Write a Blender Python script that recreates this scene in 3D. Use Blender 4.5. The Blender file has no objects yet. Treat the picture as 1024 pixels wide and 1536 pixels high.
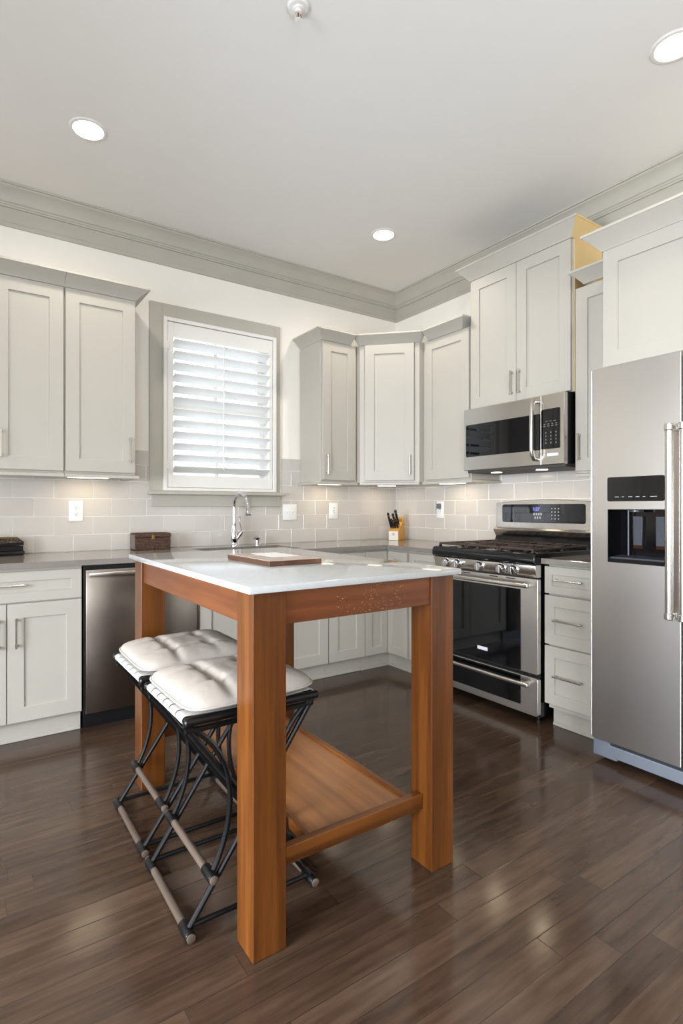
import bpy, bmesh, math, random
from mathutils import Vector, Matrix, noise
random.seed(7)
S = bpy.context.scene
COL = S.collection
PI = math.pi

# ---------------------------------------------------------------- camera
CAM = (-3.2506, -3.7602, 1.1875)
YAW = 0.5946
FPX = 823.59
cd = bpy.data.cameras.new('camera'); cam = bpy.data.objects.new('camera', cd); COL.objects.link(cam)
cam.location = CAM; cam.rotation_euler = (PI/2, 0, -YAW)
cd.sensor_fit = 'HORIZONTAL'; cd.sensor_width = 36; cd.lens = FPX/1024*36
cd.shift_x = (512-496.22)/1024; cd.shift_y = (761.76-768)/1024
cd.clip_start = 0.05
S.camera = cam
S.view_settings.view_transform = 'Standard'; S.view_settings.look = 'None'
S.view_settings.gamma = 1; S.view_settings.exposure = 0.10
S.view_settings.use_curve_mapping = False

# ---------------------------------------------------------------- light
w = bpy.data.worlds.new('sky'); S.world = w; w.use_nodes = True
bg = w.node_tree.nodes['Background']; bg.inputs[0].default_value = (0.86, 0.95, 1.06, 1); bg.inputs[1].default_value = 4.0
H = 3.07

DAY = (0.86, 0.94, 1.04)
def lamp(kind, name, loc, energy, col, rot=(0,0,0), **k):
    l = bpy.data.lights.new(name, kind); l.energy = energy; l.color = col
    for a, b in k.items(): setattr(l, a, b)
    o = bpy.data.objects.new(name, l); COL.objects.link(o); o.location = loc; o.rotation_euler = rot
    return o
lamp('AREA', 'fill_front_low', (-4.7, -6.9, 1.1), 58, DAY, (PI/2-.25, 0, -.60), shape='RECTANGLE', size=1.6, size_y=1.5, spread=1.9)  # added low fill from front left, no opening behind it
# added fill standing in for daylight; only the left lamp sits at an opening
lamp('AREA', 'fill_front_up', (-3.5, -6.9, 1.55), 150, DAY, (PI/2+1.1, 0, 0), shape='RECTANGLE', size=3.3, size_y=2.0, spread=2.2)
lamp('AREA', 'daylight_fill_left', (-5.70, -2.9, 1.10), 118, DAY, (PI/2-.30, 0, -PI/2), shape='RECTANGLE', size=1.4, size_y=1.3, spread=1.9)
WARM = (1.0, 0.93, 0.83)
CANS = [(-2.72, -0.823), (-0.832, -0.83), (-0.838, -2.69), (-4.6, -2.69), (-4.6, -0.83)]  # last two are assumed lamps out of view, without fixtures
for x, y in CANS:
    lamp('SPOT', 'can_spot', (x, y, H-0.02), 24 if y < -2 and x > -1 else 38, WARM, spot_size=2.6, spot_blend=0.7, shadow_soft_size=0.06)
UC = (1.0, 0.80, 0.55)
def under(loc, energy, sx, sy):
    lamp('AREA', 'under_cabinet_glow', loc, energy, UC, shape='RECTANGLE', size=sx, size_y=sy)

# ---------------------------------------------------------------- materials
def lin(c):
    c /= 255.0
    return c/12.92 if c <= .04045 else ((c+.055)/1.055)**2.4
def rgb(r, g, b): return (lin(r), lin(g), lin(b), 1)
class NT:
    def __init__(s, name):
        s.m = bpy.data.materials.new(name); s.m.use_nodes = True
        s.t = s.m.node_tree; s.b = s.t.nodes['Principled BSDF']
    def n(s, typ, **k):
        x = s.t.nodes.new(typ)
        for a, v in k.items():
            if a.startswith('i_'):
                key = a[2:]; key = int(key) if key.isdigit() else key
                s.put(x.inputs[key], v)
            else: setattr(x, a, v)
        return x
    def put(s, sock, v):
        if hasattr(v, 'is_output') or isinstance(v, bpy.types.NodeSocket): s.t.links.new(v, sock)
        else: sock.default_value = v
    def math(s, op, a, b=0.0, c=0.0):
        x = s.n('ShaderNodeMath', operation=op); s.put(x.inputs[0], a); s.put(x.inputs[1], b); s.put(x.inputs[2], c); return x.outputs[0]
    def set(s, **k):
        for a, v in k.items(): s.put(s.b.inputs[a.replace('_', ' ')], v)
    def coord(s, scale=(1,1,1), kind='Object', loc=(0,0,0)):
        tc = s.n('ShaderNodeTexCoord'); mp = s.n('ShaderNodeMapping')
        s.t.links.new(tc.outputs[kind], mp.inputs[0]); mp.inputs['Scale'].default_value = scale; mp.inputs['Location'].default_value = loc
        return mp.outputs[0]
    def noise(s, vec, scale=5, detail=4, rough=.5):
        x = s.n('ShaderNodeTexNoise'); s.t.links.new(vec, x.inputs['Vector'])
        x.inputs['Scale'].default_value = scale; x.inputs['Detail'].default_value = detail; x.inputs['Roughness'].default_value = rough
        return x.outputs['Fac']
    def ramp(s, fac, stops):
        r = s.n('ShaderNodeValToRGB'); s.t.links.new(fac, r.inputs[0])
        e = r.color_ramp.elements
        while len(e) < len(stops): e.new(.5)
        for q, (p, c) in zip(e, stops): q.position = p; q.color = c
        return r.outputs[0]
    def bump(s, h, strength=.2, dist=.002):
        x = s.n('ShaderNodeBump'); s.put(x.inputs['Height'], h); x.inputs['Strength'].default_value = strength; x.inputs['Distance'].default_value = dist
        s.put(s.b.inputs['Normal'], x.outputs[0])
M = {}
def plain(name, c, rough=.5, metal=0.0, var=.03, bump=0.0, spec=.5, nscale=6):
    t = NT(name); v = t.coord()
    f = t.noise(v, nscale, 3)
    a = tuple(max(0, x*(1-var)) for x in c[:3])+(1,); b = tuple(min(1, x*(1+var)) for x in c[:3])+(1,)
    t.set(Base_Color=t.ramp(f, [(.3, a), (.7, b)]), Roughness=rough, Metallic=metal)
    t.b.inputs['Specular IOR Level'].default_value = spec
    if bump: t.bump(t.noise(t.coord((60,60,60)), 4, 3), bump, .001)
    M[name] = t.m; return t
plain('wall_paint', rgb(244,238,227), .75, var=.008)
plain('ceiling_paint', rgb(238,235,230), .85, var=.006)
plain('trim_paint', rgb(182,177,165), .5)
plain('cabinet_paint', rgb(183,177,166), .42, var=.01)
plain('white_paint', rgb(232,229,223), .4, var=.01)
plain('louver_white', rgb(238,238,235), .4, var=.01)
plain('grout', rgb(238,234,227), .85)
plain('raw_maple', rgb(226,196,138), .5, var=.06)
plain('black_plastic', rgb(16,16,18), .35)
plain('black_enamel', rgb(10,11,14), .12)
plain('black_iron', rgb(11,11,12), .36, bump=.15, spec=.35)
plain('grate_iron', rgb(62,48,42), .55, bump=.4)
plain('grey_plastic', rgb(104,109,117), .45)
plain('toe_grey', rgb(190,190,188), .5)
plain('paddle_grey', rgb(62,64,72), .35)
plain('nickel', rgb(196,192,184), .25, 1.0)
plain('chrome', rgb(225,225,228), .06, 1.0, var=.0)
plain('dark_glass', rgb(7,8,11), .04, spec=.6)
plain('mirror_glass', rgb(9,11,15), .03, spec=.6)
plain('plate_white', rgb(240,239,236), .3, var=.0)
plain('slot_dark', rgb(70,66,62), .6)
plain('badge_white', rgb(225,227,232), .3)
plain('print_grey', rgb(176,178,182), .5)
plain('print_dim', rgb(120,118,116), .5)
plain('cushion_cloth', rgb(172,163,153), .9, bump=.35, var=.03)
plain('strap_cloth', rgb(196,192,186), .8, bump=.3)
plain('knife_handle', rgb(24,20,18), .4)
plain('block_white', rgb(228,220,206), .5)
plain('block_wood', rgb(214,158,72), .45, var=.1)
plain('lacquer_black', rgb(20,18,17), .25)
plain('gold_line', rgb(140,112,52), .4, .5)
plain('brass_red', rgb(150,70,30), .3, .6)
plain('wick_grey', rgb(120,108,100), .7)

def emit(name, c, s):
    t = NT(name); t.set(Base_Color=c, Emission_Color=c, Emission_Strength=s, Roughness=.5); M[name] = t.m
emit('lamp_lens', (1.0, .95, .85, 1), 9.0)
emit('strip_lens', (1.0, .86, .62, 1), 7.0)
emit('clock_blue', (.18, .2, 1.0, 1), 1.2)

def steel(name, c, axis, r=.27):
    t = NT(name)
    sc = {'z': (170, 170, 2.0), 'x': (2.0, 170, 170), 'y': (170, 2.0, 170)}[axis]
    g = t.noise(t.coord((1.5,1.5,.7)), 1.2, 2)
    t.set(Base_Color=c, Metallic=1.0, Roughness=t.math('ADD', t.math('MULTIPLY', g, .06), r-.03))
    M[name] = t.m
steel('steel', rgb(206,203,199), 'z', .30)
steel('steel_h', rgb(204,199,192), 'x', .24)
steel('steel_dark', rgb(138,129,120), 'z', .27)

# glass pane: mostly clear with a fresnel gloss
t = NT('pane_glass'); tr = t.n('ShaderNodeBsdfTransparent'); gl = t.n('ShaderNodeBsdfGlossy'); gl.inputs['Roughness'].default_value = .02
fr = t.n('ShaderNodeFresnel'); fr.inputs[0].default_value = 1.45; mx = t.n('ShaderNodeMixShader')
t.t.links.new(fr.outputs[0], mx.inputs[0]); t.t.links.new(tr.outputs[0], mx.inputs[1]); t.t.links.new(gl.outputs[0], mx.inputs[2])
t.t.links.new(mx.outputs[0], t.t.nodes['Material Output'].inputs[0]); M['pane_glass'] = t.m

# tile
t = NT('tile'); at = t.n('ShaderNodeAttribute'); at.attribute_name = 'tint'
f = t.noise(t.coord(), 9, 3)
mixf = t.math('ADD', t.math('MULTIPLY', at.outputs['Fac'], .6), t.math('MULTIPLY', f, .4))
t.set(Base_Color=t.ramp(mixf, [(.2, rgb(197,191,183)), (.8, rgb(203,197,189))]), Roughness=.13)
t.bump(t.noise(t.coord(), 10, 2), .05, .002); M['tile'] = t.m

# quartz
def quartz(name, c1, c2, rough):
    t = NT(name); f = t.noise(t.coord(), 60, 4, .6); g = t.noise(t.coord(), 3, 4)
    t.set(Base_Color=t.ramp(t.math('ADD', t.math('MULTIPLY', f, .6), t.math('MULTIPLY', g, .4)), [(.35, c1), (.65, c2)]), Roughness=rough); M[name] = t.m
quartz('counter_quartz', rgb(128,121,114), rgb(136,129,122), .09)
quartz('island_quartz', rgb(172,173,172), rgb(180,180,178), .08)

# floor planks (run along x)
t = NT('floor_wood')
tc = t.n('ShaderNodeTexCoord'); sp = t.n('ShaderNodeSeparateXYZ'); t.t.links.new(tc.outputs['Object'], sp.inputs[0])
PW, PL = .083, .95
vy = t.math('DIVIDE', sp.outputs[1], PW); row = t.math('FLOOR', vy); fy = t.math('FRACT', vy)
wn = t.n('ShaderNodeTexWhiteNoise', noise_dimensions='1D'); t.t.links.new(row, wn.inputs['W'])
vx = t.math('DIVIDE', t.math('ADD', sp.outputs[0], t.math('MULTIPLY', wn.outputs['Value'], 7.0)), PL); colx = t.math('FLOOR', vx); fx = t.math('FRACT', vx)
cb = t.n('ShaderNodeCombineXYZ'); t.t.links.new(colx, cb.inputs[0]); t.t.links.new(row, cb.inputs[1])
w2 = t.n('ShaderNodeTexWhiteNoise', noise_dimensions='2D'); t.t.links.new(cb.outputs[0], w2.inputs['Vector'])
# grain, shifted per plank
cb2 = t.n('ShaderNodeCombineXYZ')
t.put(cb2.inputs[0], t.math('MULTIPLY', sp.outputs[0], 3.0)); t.put(cb2.inputs[1], t.math('MULTIPLY', sp.outputs[1], 34.0)); t.put(cb2.inputs[2], t.math('MULTIPLY', w2.outputs['Value'], 40.0))
g1 = t.noise(cb2.outputs[0], 1.3, 4, .55)
cb3 = t.n('ShaderNodeCombineXYZ')
t.put(cb3.inputs[0], t.math('MULTIPLY', sp.outputs[0], 5.0)); t.put(cb3.inputs[1], t.math('MULTIPLY', sp.outputs[1], 14.0)); t.put(cb3.inputs[2], t.math('MULTIPLY', w2.outputs['Value'], 20.0))
g2 = t.noise(cb3.outputs[0], 1.5, 3, .5)
mixv = t.math('ADD', t.math('MULTIPLY', g1, .55), t.math('ADD', t.math('MULTIPLY', g2, .25), t.math('MULTIPLY', w2.outputs['Value'], .20)))
col = t.ramp(mixv, [(.30, rgb(50,37,28)), (.50, rgb(69,52,40)), (.72, rgb(88,69,54))])
ey = t.math('MINIMUM', fy, t.math('SUBTRACT', 1.0, fy)); ex = t.math('MULTIPLY', t.math('MINIMUM', fx, t.math('SUBTRACT', 1.0, fx)), PL/PW)
edge = t.math('MINIMUM', ex, ey); gap = t.math('LESS_THAN', edge, .008)
mxc = t.n('ShaderNodeMixRGB'); t.put(mxc.inputs[0], t.math('MULTIPLY', gap, .75)); t.t.links.new(col, mxc.inputs[1]); mxc.inputs[2].default_value = rgb(26,19,15)
t.set(Base_Color=mxc.outputs[0], Roughness=t.math('ADD', .11, t.math('MULTIPLY', g1, .12)))
hgt = t.math('ADD', t.math('MULTIPLY', t.math('MINIMUM', t.math('MULTIPLY', edge, 40.0), 1.0), 1.0), t.math('MULTIPLY', g1, .12))
t.bump(hgt, .22, .0012); M['floor_wood'] = t.m

# stained island wood, grain along an axis
def wood(name, axis, stops, rough=.32, scuff=False):
    t = NT(name)
    sc = {'z': (26, 26, 1.6), 'x': (1.6, 26, 26), 'y': (26, 1.6, 26)}[axis]
    sb = {'z': (16, 16, .15), 'x': (.15, 16, 16), 'y': (16, .15, 16)}[axis]
    f = t.noise(t.coord(sc), 1.5, 5, .6); g = t.noise(t.coord(sb), 1.0, 2, .4)
    v = t.math('ADD', t.math('MULTIPLY', f, .45), t.math('MULTIPLY', g, .55))
    c = t.ramp(v, stops)
    if scuff:
        n = t.noise(t.coord((30, 30, 60)), 3.0, 5, .75); m = t.noise(t.coord((3.2, 3.2, 9)), 1.4, 1)
        sx_ = t.n('ShaderNodeSeparateXYZ'); t.t.links.new(t.coord(), sx_.inputs[0])
        inb = t.math('LESS_THAN', t.math('ABSOLUTE', t.math('SUBTRACT', sx_.outputs[0], .03)), .13)
        k = t.math('MULTIPLY', t.math('MULTIPLY', t.math('GREATER_THAN', n, .615), inb), t.math('GREATER_THAN', m, .51))
        mm = t.n('ShaderNodeMixRGB'); t.put(mm.inputs[0], t.math('MULTIPLY', k, .75)); t.t.links.new(c, mm.inputs[1]); mm.inputs[2].default_value = rgb(196,150,104)
        c = mm.outputs[0]
    t.set(Base_Color=c, Roughness=rough); t.b.inputs['Specular IOR Level'].default_value = .32; M[name] = t.m
OAK = [(.34, rgb(66,34,11)), (.50, rgb(94,52,18)), (.66, rgb(120,71,28))]
RED = [(.34, rgb(80,40,16)), (.50, rgb(102,54,23)), (.66, rgb(122,70,34))]
for a in 'xyz': wood('oak_'+a, a, OAK)
wood('apron_x', 'x', RED, scuff=True); wood('apron_y', 'y', RED)
wood('shelf_y', 'y', [(.34, rgb(120,74,38)), (.50, rgb(140,90,50)), (.66, rgb(158,104,60))], .28)
wood('board_wood', 'y', [(.34, rgb(64,42,30)), (.50, rgb(88,60,45)), (.66, rgb(118,86,66))], .4)
wood('board_top', 'x', [(.34, rgb(150,122,106)), (.50, rgb(178,156,142)), (.66, rgb(196,178,166))], .2)
wood('bamboo', 'y', [(.34, rgb(58,47,39)), (.50, rgb(86,73,63)), (.66, rgb(114,99,86))], .5)
# wicker chest
t = NT('wicker'); v = t.coord((1,1,1))
wv = t.n('ShaderNodeTexWave', wave_type='BANDS', bands_direction='Z'); t.t.links.new(v, wv.inputs[0]); wv.inputs['Scale'].default_value = 32; wv.inputs['Distortion'].default_value = 3; wv.inputs['Detail'].default_value = 2
n = t.noise(t.coord((130,130,170)), 1.0, 3); k = t.math('ADD', t.math('MULTIPLY', wv.outputs['Fac'], .22), t.math('MULTIPLY', n, .7))
t.set(Base_Color=t.ramp(k, [(.30, rgb(34,21,15)), (.55, rgb(80,52,34)), (.85, rgb(140,104,72))]), Roughness=.7); t.bump(k, .6, .003); M['wicker'] = t.m
t = NT('tray_pattern'); n = t.noise(t.coord((160,160,160)), 1.0, 2)
t.set(Base_Color=t.ramp(n, [(.48, rgb(26,22,20)), (.62, rgb(120,106,92))]), Roughness=.4); M['tray_pattern'] = t.m

# ---------------------------------------------------------------- geometry helpers
def NB(): return bmesh.new()
def merge(dst, src, mat=None):
    me = bpy.data.meshes.new('t'); src.to_mesh(me); src.free()
    if mat is not None: me.transform(mat)
    dst.from_mesh(me); bpy.data.meshes.remove(me)
def box(bm, x0, x1, y0, y1, z0, z1, bev=0.0, mat=None, seg=1):
    b = bmesh.new()
    bmesh.ops.create_cube(b, size=1)
    for v in b.verts: v.co = Vector(((x0+x1)/2+v.co.x*(x1-x0), (y0+y1)/2+v.co.y*(y1-y0), (z0+z1)/2+v.co.z*(z1-z0)))
    if bev: bmesh.ops.bevel(b, geom=b.edges[:], offset=bev, segments=seg, affect='EDGES', profile=.5)
    merge(bm, b, mat); return bm
def tube(bm, pts, r, n=10, closed=False, caps=True, flat=None):
    pts = [Vector(p) for p in pts]; m = len(pts)
    rs = r if isinstance(r, (list, tuple)) else [r]*m
    rings = []; up = None
    for i, p in enumerate(pts):
        if closed: d = pts[(i+1) % m]-pts[i-1]
        else: d = pts[min(i+1, m-1)]-pts[max(i-1, 0)]
        d.normalize()
        if up is None:
            a = Vector((0,0,1)) if abs(d.z) < .9 else Vector((0,1,0))
            up = a-d*a.dot(d)
        else: up = up-d*up.dot(d)
        up.normalize(); s = d.cross(up)
        fy = flat if flat else 1.0
        rings.append([bm.verts.new(p+(up*math.cos(2*PI*k/n)*fy+s*math.sin(2*PI*k/n))*rs[i]) for k in range(n)])
    for i in range(m if closed else m-1):
        a, b = rings[i], rings[(i+1) % m]
        for k in range(n): bm.faces.new((a[k], a[(k+1) % n], b[(k+1) % n], b[k]))
    if caps and not closed:
        bm.faces.new(rings[0][::-1]); bm.faces.new(rings[-1])
    return bm
def lathe(bm, prof, c, n=24, axis='z', caps=True):
    """profile of (radius, height) revolved about an axis through c"""
    c = Vector(c); rings = []
    for r, h in prof:
        ring = []
        for k in range(n):
            a = 2*PI*k/n; x, y = r*math.cos(a), r*math.sin(a)
            p = {'z': Vector((x, y, h)), 'y': Vector((x, h, y)), 'x': Vector((h, x, y))}[axis]
            ring.append(bm.verts.new(c+p))
        rings.append(ring)
    for a, b in zip(rings, rings[1:]):
        for k in range(n): bm.faces.new((a[k], a[(k+1) % n], b[(k+1) % n], b[k]))
    if caps: bm.faces.new(rings[0][::-1]); bm.faces.new(rings[-1])
    return bm
def prism(bm, poly, axis, a0, a1, bev=0.0, mat=None):
    """polygon in the plane across axis: x->(y,z)  y->(x,z)  z->(x,y)"""
    b = bmesh.new()
    f = {'x': lambda p, a: (a, p[0], p[1]), 'y': lambda p, a: (p[0], a, p[1]), 'z': lambda p, a: (p[0], p[1], a)}[axis]
    v0 = [b.verts.new(f(p, a0)) for p in poly]; v1 = [b.verts.new(f(p, a1)) for p in poly]
    b.faces.new(v0); b.faces.new(v1[::-1]); n = len(poly)
    for i in range(n): b.faces.new((v0[i], v1[i], v1[(i+1) % n], v0[(i+1) % n]))
    bmesh.ops.recalc_face_normals(b, faces=b.faces[:])
    if bev: bmesh.ops.bevel(b, geom=b.edges[:], offset=bev, segments=1, affect='EDGES')
    merge(bm, b, mat); return bm
def rrect(x0, x1, z0, z1, r, n=5):
    out = []
    for cx, cz, a0 in ((x1-r, z1-r, 0), (x0+r, z1-r, PI/2), (x0+r, z0+r, PI), (x1-r, z0+r, 3*PI/2)):
        for k in range(n+1):
            a = a0+PI/2*k/n; out.append((cx+r*math.cos(a), cz+r*math.sin(a)))
    return out
def sweep(bm, path, prof, mitre_in=(None, None)):
    """closed profile of (outward offset, z) swept on a plan path; outward = right hand of travel"""
    P = [Vector((p[0], p[1])) for p in path]; n = len(P); rings = []
    for i in range(n):
        ds = []
        if i > 0: ds.append((P[i]-P[i-1]).normalized())
        if i < n-1: ds.append((P[i+1]-P[i]).normalized())
        ns = [Vector((d.y, -d.x)) for d in ds]
        if len(ns) == 2:
            m = (ns[0]+ns[1]); m = m/m.dot(ns[0])
        else: m = ns[0]
        rings.append([bm.verts.new((P[i].x+m.x*o, P[i].y+m.y*o, z)) for o, z in prof])
    k = len(prof)
    fs = []
    for a, b in zip(rings, rings[1:]):
        for j in range(k): fs.append(bm.faces.new((a[j], a[(j+1) % k], b[(j+1) % k], b[j])))
    fs.append(bm.faces.new(rings[0][::-1])); fs.append(bm.faces.new(rings[-1]))
    bmesh.ops.recalc_face_normals(bm, faces=fs)
    return bm
def text_bm(s, size, depth=.0006):
    c = bpy.data.curves.new('txt', 'FONT'); c.body = s; c.size = size; c.extrude = depth; c.align_x = 'CENTER'; c.align_y = 'CENTER'
    o = bpy.data.objects.new('txt', c); COL.objects.link(o)
    dg = bpy.context.evaluated_depsgraph_get(); me = bpy.data.meshes.new_from_object(o.evaluated_get(dg))
    b = bmesh.new(); b.from_mesh(me); bpy.data.objects.remove(o); bpy.data.curves.remove(c); bpy.data.meshes.remove(me)
    bmesh.ops.rotate(b, verts=b.verts[:], cent=(0,0,0), matrix=Matrix.Rotation(PI/2, 3, 'X'))   # faces -y
    return b

# ---------------------------------------------------------------- object helpers
BASE = {}
def mesh_obj(name, bm, mat, smooth=35):
    bmesh.ops.remove_doubles(bm, verts=bm.verts[:], dist=1e-6)
    me = bpy.data.meshes.new(name); bm.to_mesh(me); bm.free()
    mats = mat if isinstance(mat, (list, tuple)) else [mat]
    for m in mats: me.materials.append(M[m])
    for p in me.polygons: p.use_smooth = True
    me.set_sharp_from_angle(angle=math.radians(smooth))
    o = bpy.data.objects.new(name, me); COL.objects.link(o); return o
def tag(o, label, cat, group=None):
    o['label'] = label; o['category'] = cat
    if group: o['group'] = group
    return o
def thing(name, label, cat, base, rot=0.0, group=None):
    """base is given in the turned frame; parts are built in that frame's coordinates"""
    o = bpy.data.objects.new(name, None); COL.objects.link(o)
    b = Vector(base); o.location = Matrix.Rotation(rot, 3, 'Z') @ b; o.rotation_euler = (0, 0, rot)
    o.empty_display_size = .05; BASE[o.name] = b
    return tag(o, label, cat, group)
def part(name, bm, mat, parent, label=None, smooth=35):
    o = mesh_obj(name, bm, mat, smooth); b = BASE[parent.name]; BASE[o.name] = b
    o.data.transform(Matrix.Translation(-b)); o.parent = parent
    if label: o['label'] = label
    return o
def single(name, bm, mat, label, cat, rot=0.0, group=None, smooth=35):
    o = mesh_obj(name, bm, mat, smooth); vs = [v.co for v in o.data.vertices]
    b = Vector(((min(v.x for v in vs)+max(v.x for v in vs))/2, (min(v.y for v in vs)+max(v.y for v in vs))/2, min(v.z for v in vs)))
    o.data.transform(Matrix.Translation(-b)); o.location = Matrix.Rotation(rot, 3, 'Z') @ b; o.rotation_euler = (0, 0, rot)
    return tag(o, label, cat, group)
def struct(name, bm, mat, parent=None, smooth=35):
    o = mesh_obj(name, bm, mat, smooth)
    if parent: o.parent = parent
    o['kind'] = 'structure'; return o
RW = -PI/2      # right-hand wall frame: u = -y world, d = x world

# ================================================================ SETTING
FX0, FY0 = -5.8, -7.1
WX0, WX1, WZ0, WZ1 = -2.085, -1.255, 1.33, 2.47      # window hole in the back wall
b = NB(); box(b, FX0-.15, .15, FY0-.15, .15, -.08, 0); struct('floor', b, 'floor_wood')
b = NB(); box(b, FX0-.15, .15, FY0-.15, .15, H, H+.1); struct('ceiling', b, 'ceiling_paint')
b = NB()
box(b, FX0, WX0, 0, .15, 0, H); box(b, WX1, .15, 0, .15, 0, H); box(b, WX0, WX1, 0, .15, 0, WZ0); box(b, WX0, WX1, 0, .15, WZ1, H)
struct('wall_back', b, 'wall_paint')
b = NB(); box(b, 0, .15, FY0, 0, 0, H); struct('wall_right', b, 'wall_paint')
b = NB()
box(b, FX0-.15, FX0, FY0, -4.1, 0, H); box(b, FX0-.15, FX0, -1.7, 0, 0, H); box(b, FX0-.15, FX0, -4.1, -1.7, 0, .6); box(b, FX0-.15, FX0, -4.1, -1.7, 2.5, H)
struct('wall_left', b, 'wall_paint')
b = NB(); box(b, FX0, 0, FY0-.15, FY0, 0, H)
struct('wall_front', b, 'wall_paint')

# crown moulding round the ceiling
P = .104; D = .2215
prof = [(0, H-D), (.012, H-D), (.016, H-D+.006), (.016, H-D+.022), (.012, H-D+.026), (.012, H-.112), (.022, H-.112), (.024, H-.104), (.030, H-.100), (.032, H-.092), (.040, H-.088), (.044, H-.078),
        (.052, H-.060), (.064, H-.042), (.078, H-.028), (.090, H-.020), (.094, H-.012), (P, H-.012), (P, H-.0005), (0, H-.0005)]
b = NB(); sweep(b, [(FX0, 0), (0, 0), (0, FY0)], prof); struct('trim_1', b, 'trim_paint', smooth=20)

# tiled backsplash
TH, TW, Z0 = .114, .2235, .9145
ROWS = [(.9145, 1.020), (1.020, 1.134), (1.134, 1.248), (1.248, 1.362), (1.362, 1.476), (1.476, 1.573)]
def tiles(spans, phase):
    b = NB(); lay = b.verts.layers.float.new('tint')
    for r, (z0, z1) in enumerate(ROWS):
        for s0, s1 in spans(r):
            off = phase + (TW/2 if r % 2 else 0)
            k = math.floor((s0-off)/TW)
            while off+k*TW < s1:
                x0, x1 = max(s0, off+k*TW), min(s1, off+(k+1)*TW); k += 1
                if x1-x0 < .012: continue
                t = bmesh.new(); lt = t.verts.layers.float.new('tint')
                g = .0019; dd = 0; tv = random.random()
                bmesh.ops.create_cube(t, size=1)
                for v in t.verts: v.co = Vector(((x0+x1)/2+v.co.x*(x1-x0-2*g), -.005+v.co.y*.010, (z0+z1)/2+v.co.z*(z1-z0-2*g)))
                for v in t.verts:
                    if v.co.y < -.006: v.co.y += dd*(1 if v.co.x > (x0+x1)/2 else -1)
                bmesh.ops.bevel(t, geom=t.edges[:], offset=.0012, segments=1, affect='EDGES', profile=.5)
                for v in t.verts: v[lt] = tv
                me = bpy.data.meshes.new('t'); t.to_mesh(me); t.free(); b.from_mesh(me); bpy.data.meshes.remove(me)
    return b
def back_spans(r):
    z0 = ROWS[r][0]
    return [(-3.9, -2.185), (-1.185, -.010)] if z0 > 1.2 else [(-3.9, -.010)]
tb = struct('trim_2', tiles(back_spans, -2.882-TW), 'tile', smooth=10)
g = NB()
for z0, z1, sp in ((.9145, 1.25, [(-3.9, 0)]), (1.25, 1.573, [(-3.9, -2.18), (-1.19, 0)])):
    for s0, s1 in sp: box(g, s0, s1, -.0075, -.0005, z0, z1)
o = struct('grout', g, 'grout', tb)
tr_ = struct('trim_3', tiles(lambda r: [(.011, 2.29)], .045+.0), 'tile', smooth=10); tr_.rotation_euler = (0, 0, RW)
g = NB(); box(g, .008, 2.29, -.0075, -.0005, .9145, 1.573); struct('grout', g, 'grout', tr_)

# window casing, stool and apron
b = NB()
CX0, CX1, CZ1 = -2.192, -1.194, 2.585
box(b, CX0, -2.105, -.020, 0, 1.303, CZ1, .002); box(b, -1.240, CX1, -.020, 0, 1.303, CZ1, .002); box(b, -2.105, -1.240, -.020, 0, 2.492, CZ1, .002)
struct('trim_4', b, 'trim_paint')
b = NB(); box(b, -2.205, -1.168, -.055, 0, 1.279, 1.303, .003); box(b, -2.180, -1.190, -.022, -.0105, 1.198, 1.279, .002)
struct('trim_5', b, 'trim_paint')
# jamb liner, sashes and glass
b = NB()
box(b, WX0, WX0+.03, .005, .14, WZ0, WZ1); box(b, WX1-.03, WX1, .005, .14, WZ0, WZ1); box(b, WX0, WX1, .005, .14, WZ0, WZ0+.02); box(b, WX0, WX1, .005, .14, WZ1-.02, WZ1)
win = struct('window_1', b, 'white_paint')
def sash(y0, y1, z0, z1):
    b = NB(); x0, x1 = WX0+.03, WX1-.03; s = .042
    box(b, x0, x0+s, y0, y1, z0, z1, .003); box(b, x1-s, x1, y0, y1, z0, z1, .003)
    box(b, x0+s, x1-s, y0, y1, z0, z0+s, .003); box(b, x0+s, x1-s, y0, y1, z1-s, z1, .003)
    xm = (x0+x1)/2; box(b, xm-.012, xm+.012, y0+.006, y1-.006, z0+s, z1-s)
    f = struct('window_sash', b, 'white_paint', win)
    b = NB(); box(b, x0+s-.004, x1-s+.004, (y0+y1)/2-.002, (y0+y1)/2+.002, z0+s-.004, z1-s+.004); struct('window_pane', b, 'pane_glass', f)
sash(.105, .130, 1.885, WZ1-.02); sash(.075, .100, WZ0+.02, 1.925)
# baseboards on the far room sides
b = NB(); box(b, FX0, FX0+.014, FY0, 0, 0, .12, .003); struct('baseboard_left', b, 'white_paint')
b = NB(); box(b, FX0+.014, 0, FY0, FY0+.014, 0, .12, .003); struct('baseboard_front', b, 'white_paint')
# frame of an unseen left opening, added and widened to let light in
b = NB()
for y in (-4.1, -2.92, -1.74): box(b, FX0-.1, FX0-.06, y, y+.04, .6, 2.5)
box(b, FX0-.1, FX0-.06, -4.06, -1.74, .6, .64); box(b, FX0-.1, FX0-.06, -4.06, -1.74, 2.46, 2.5)
struct('window_2_added', b, 'white_paint')

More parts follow.
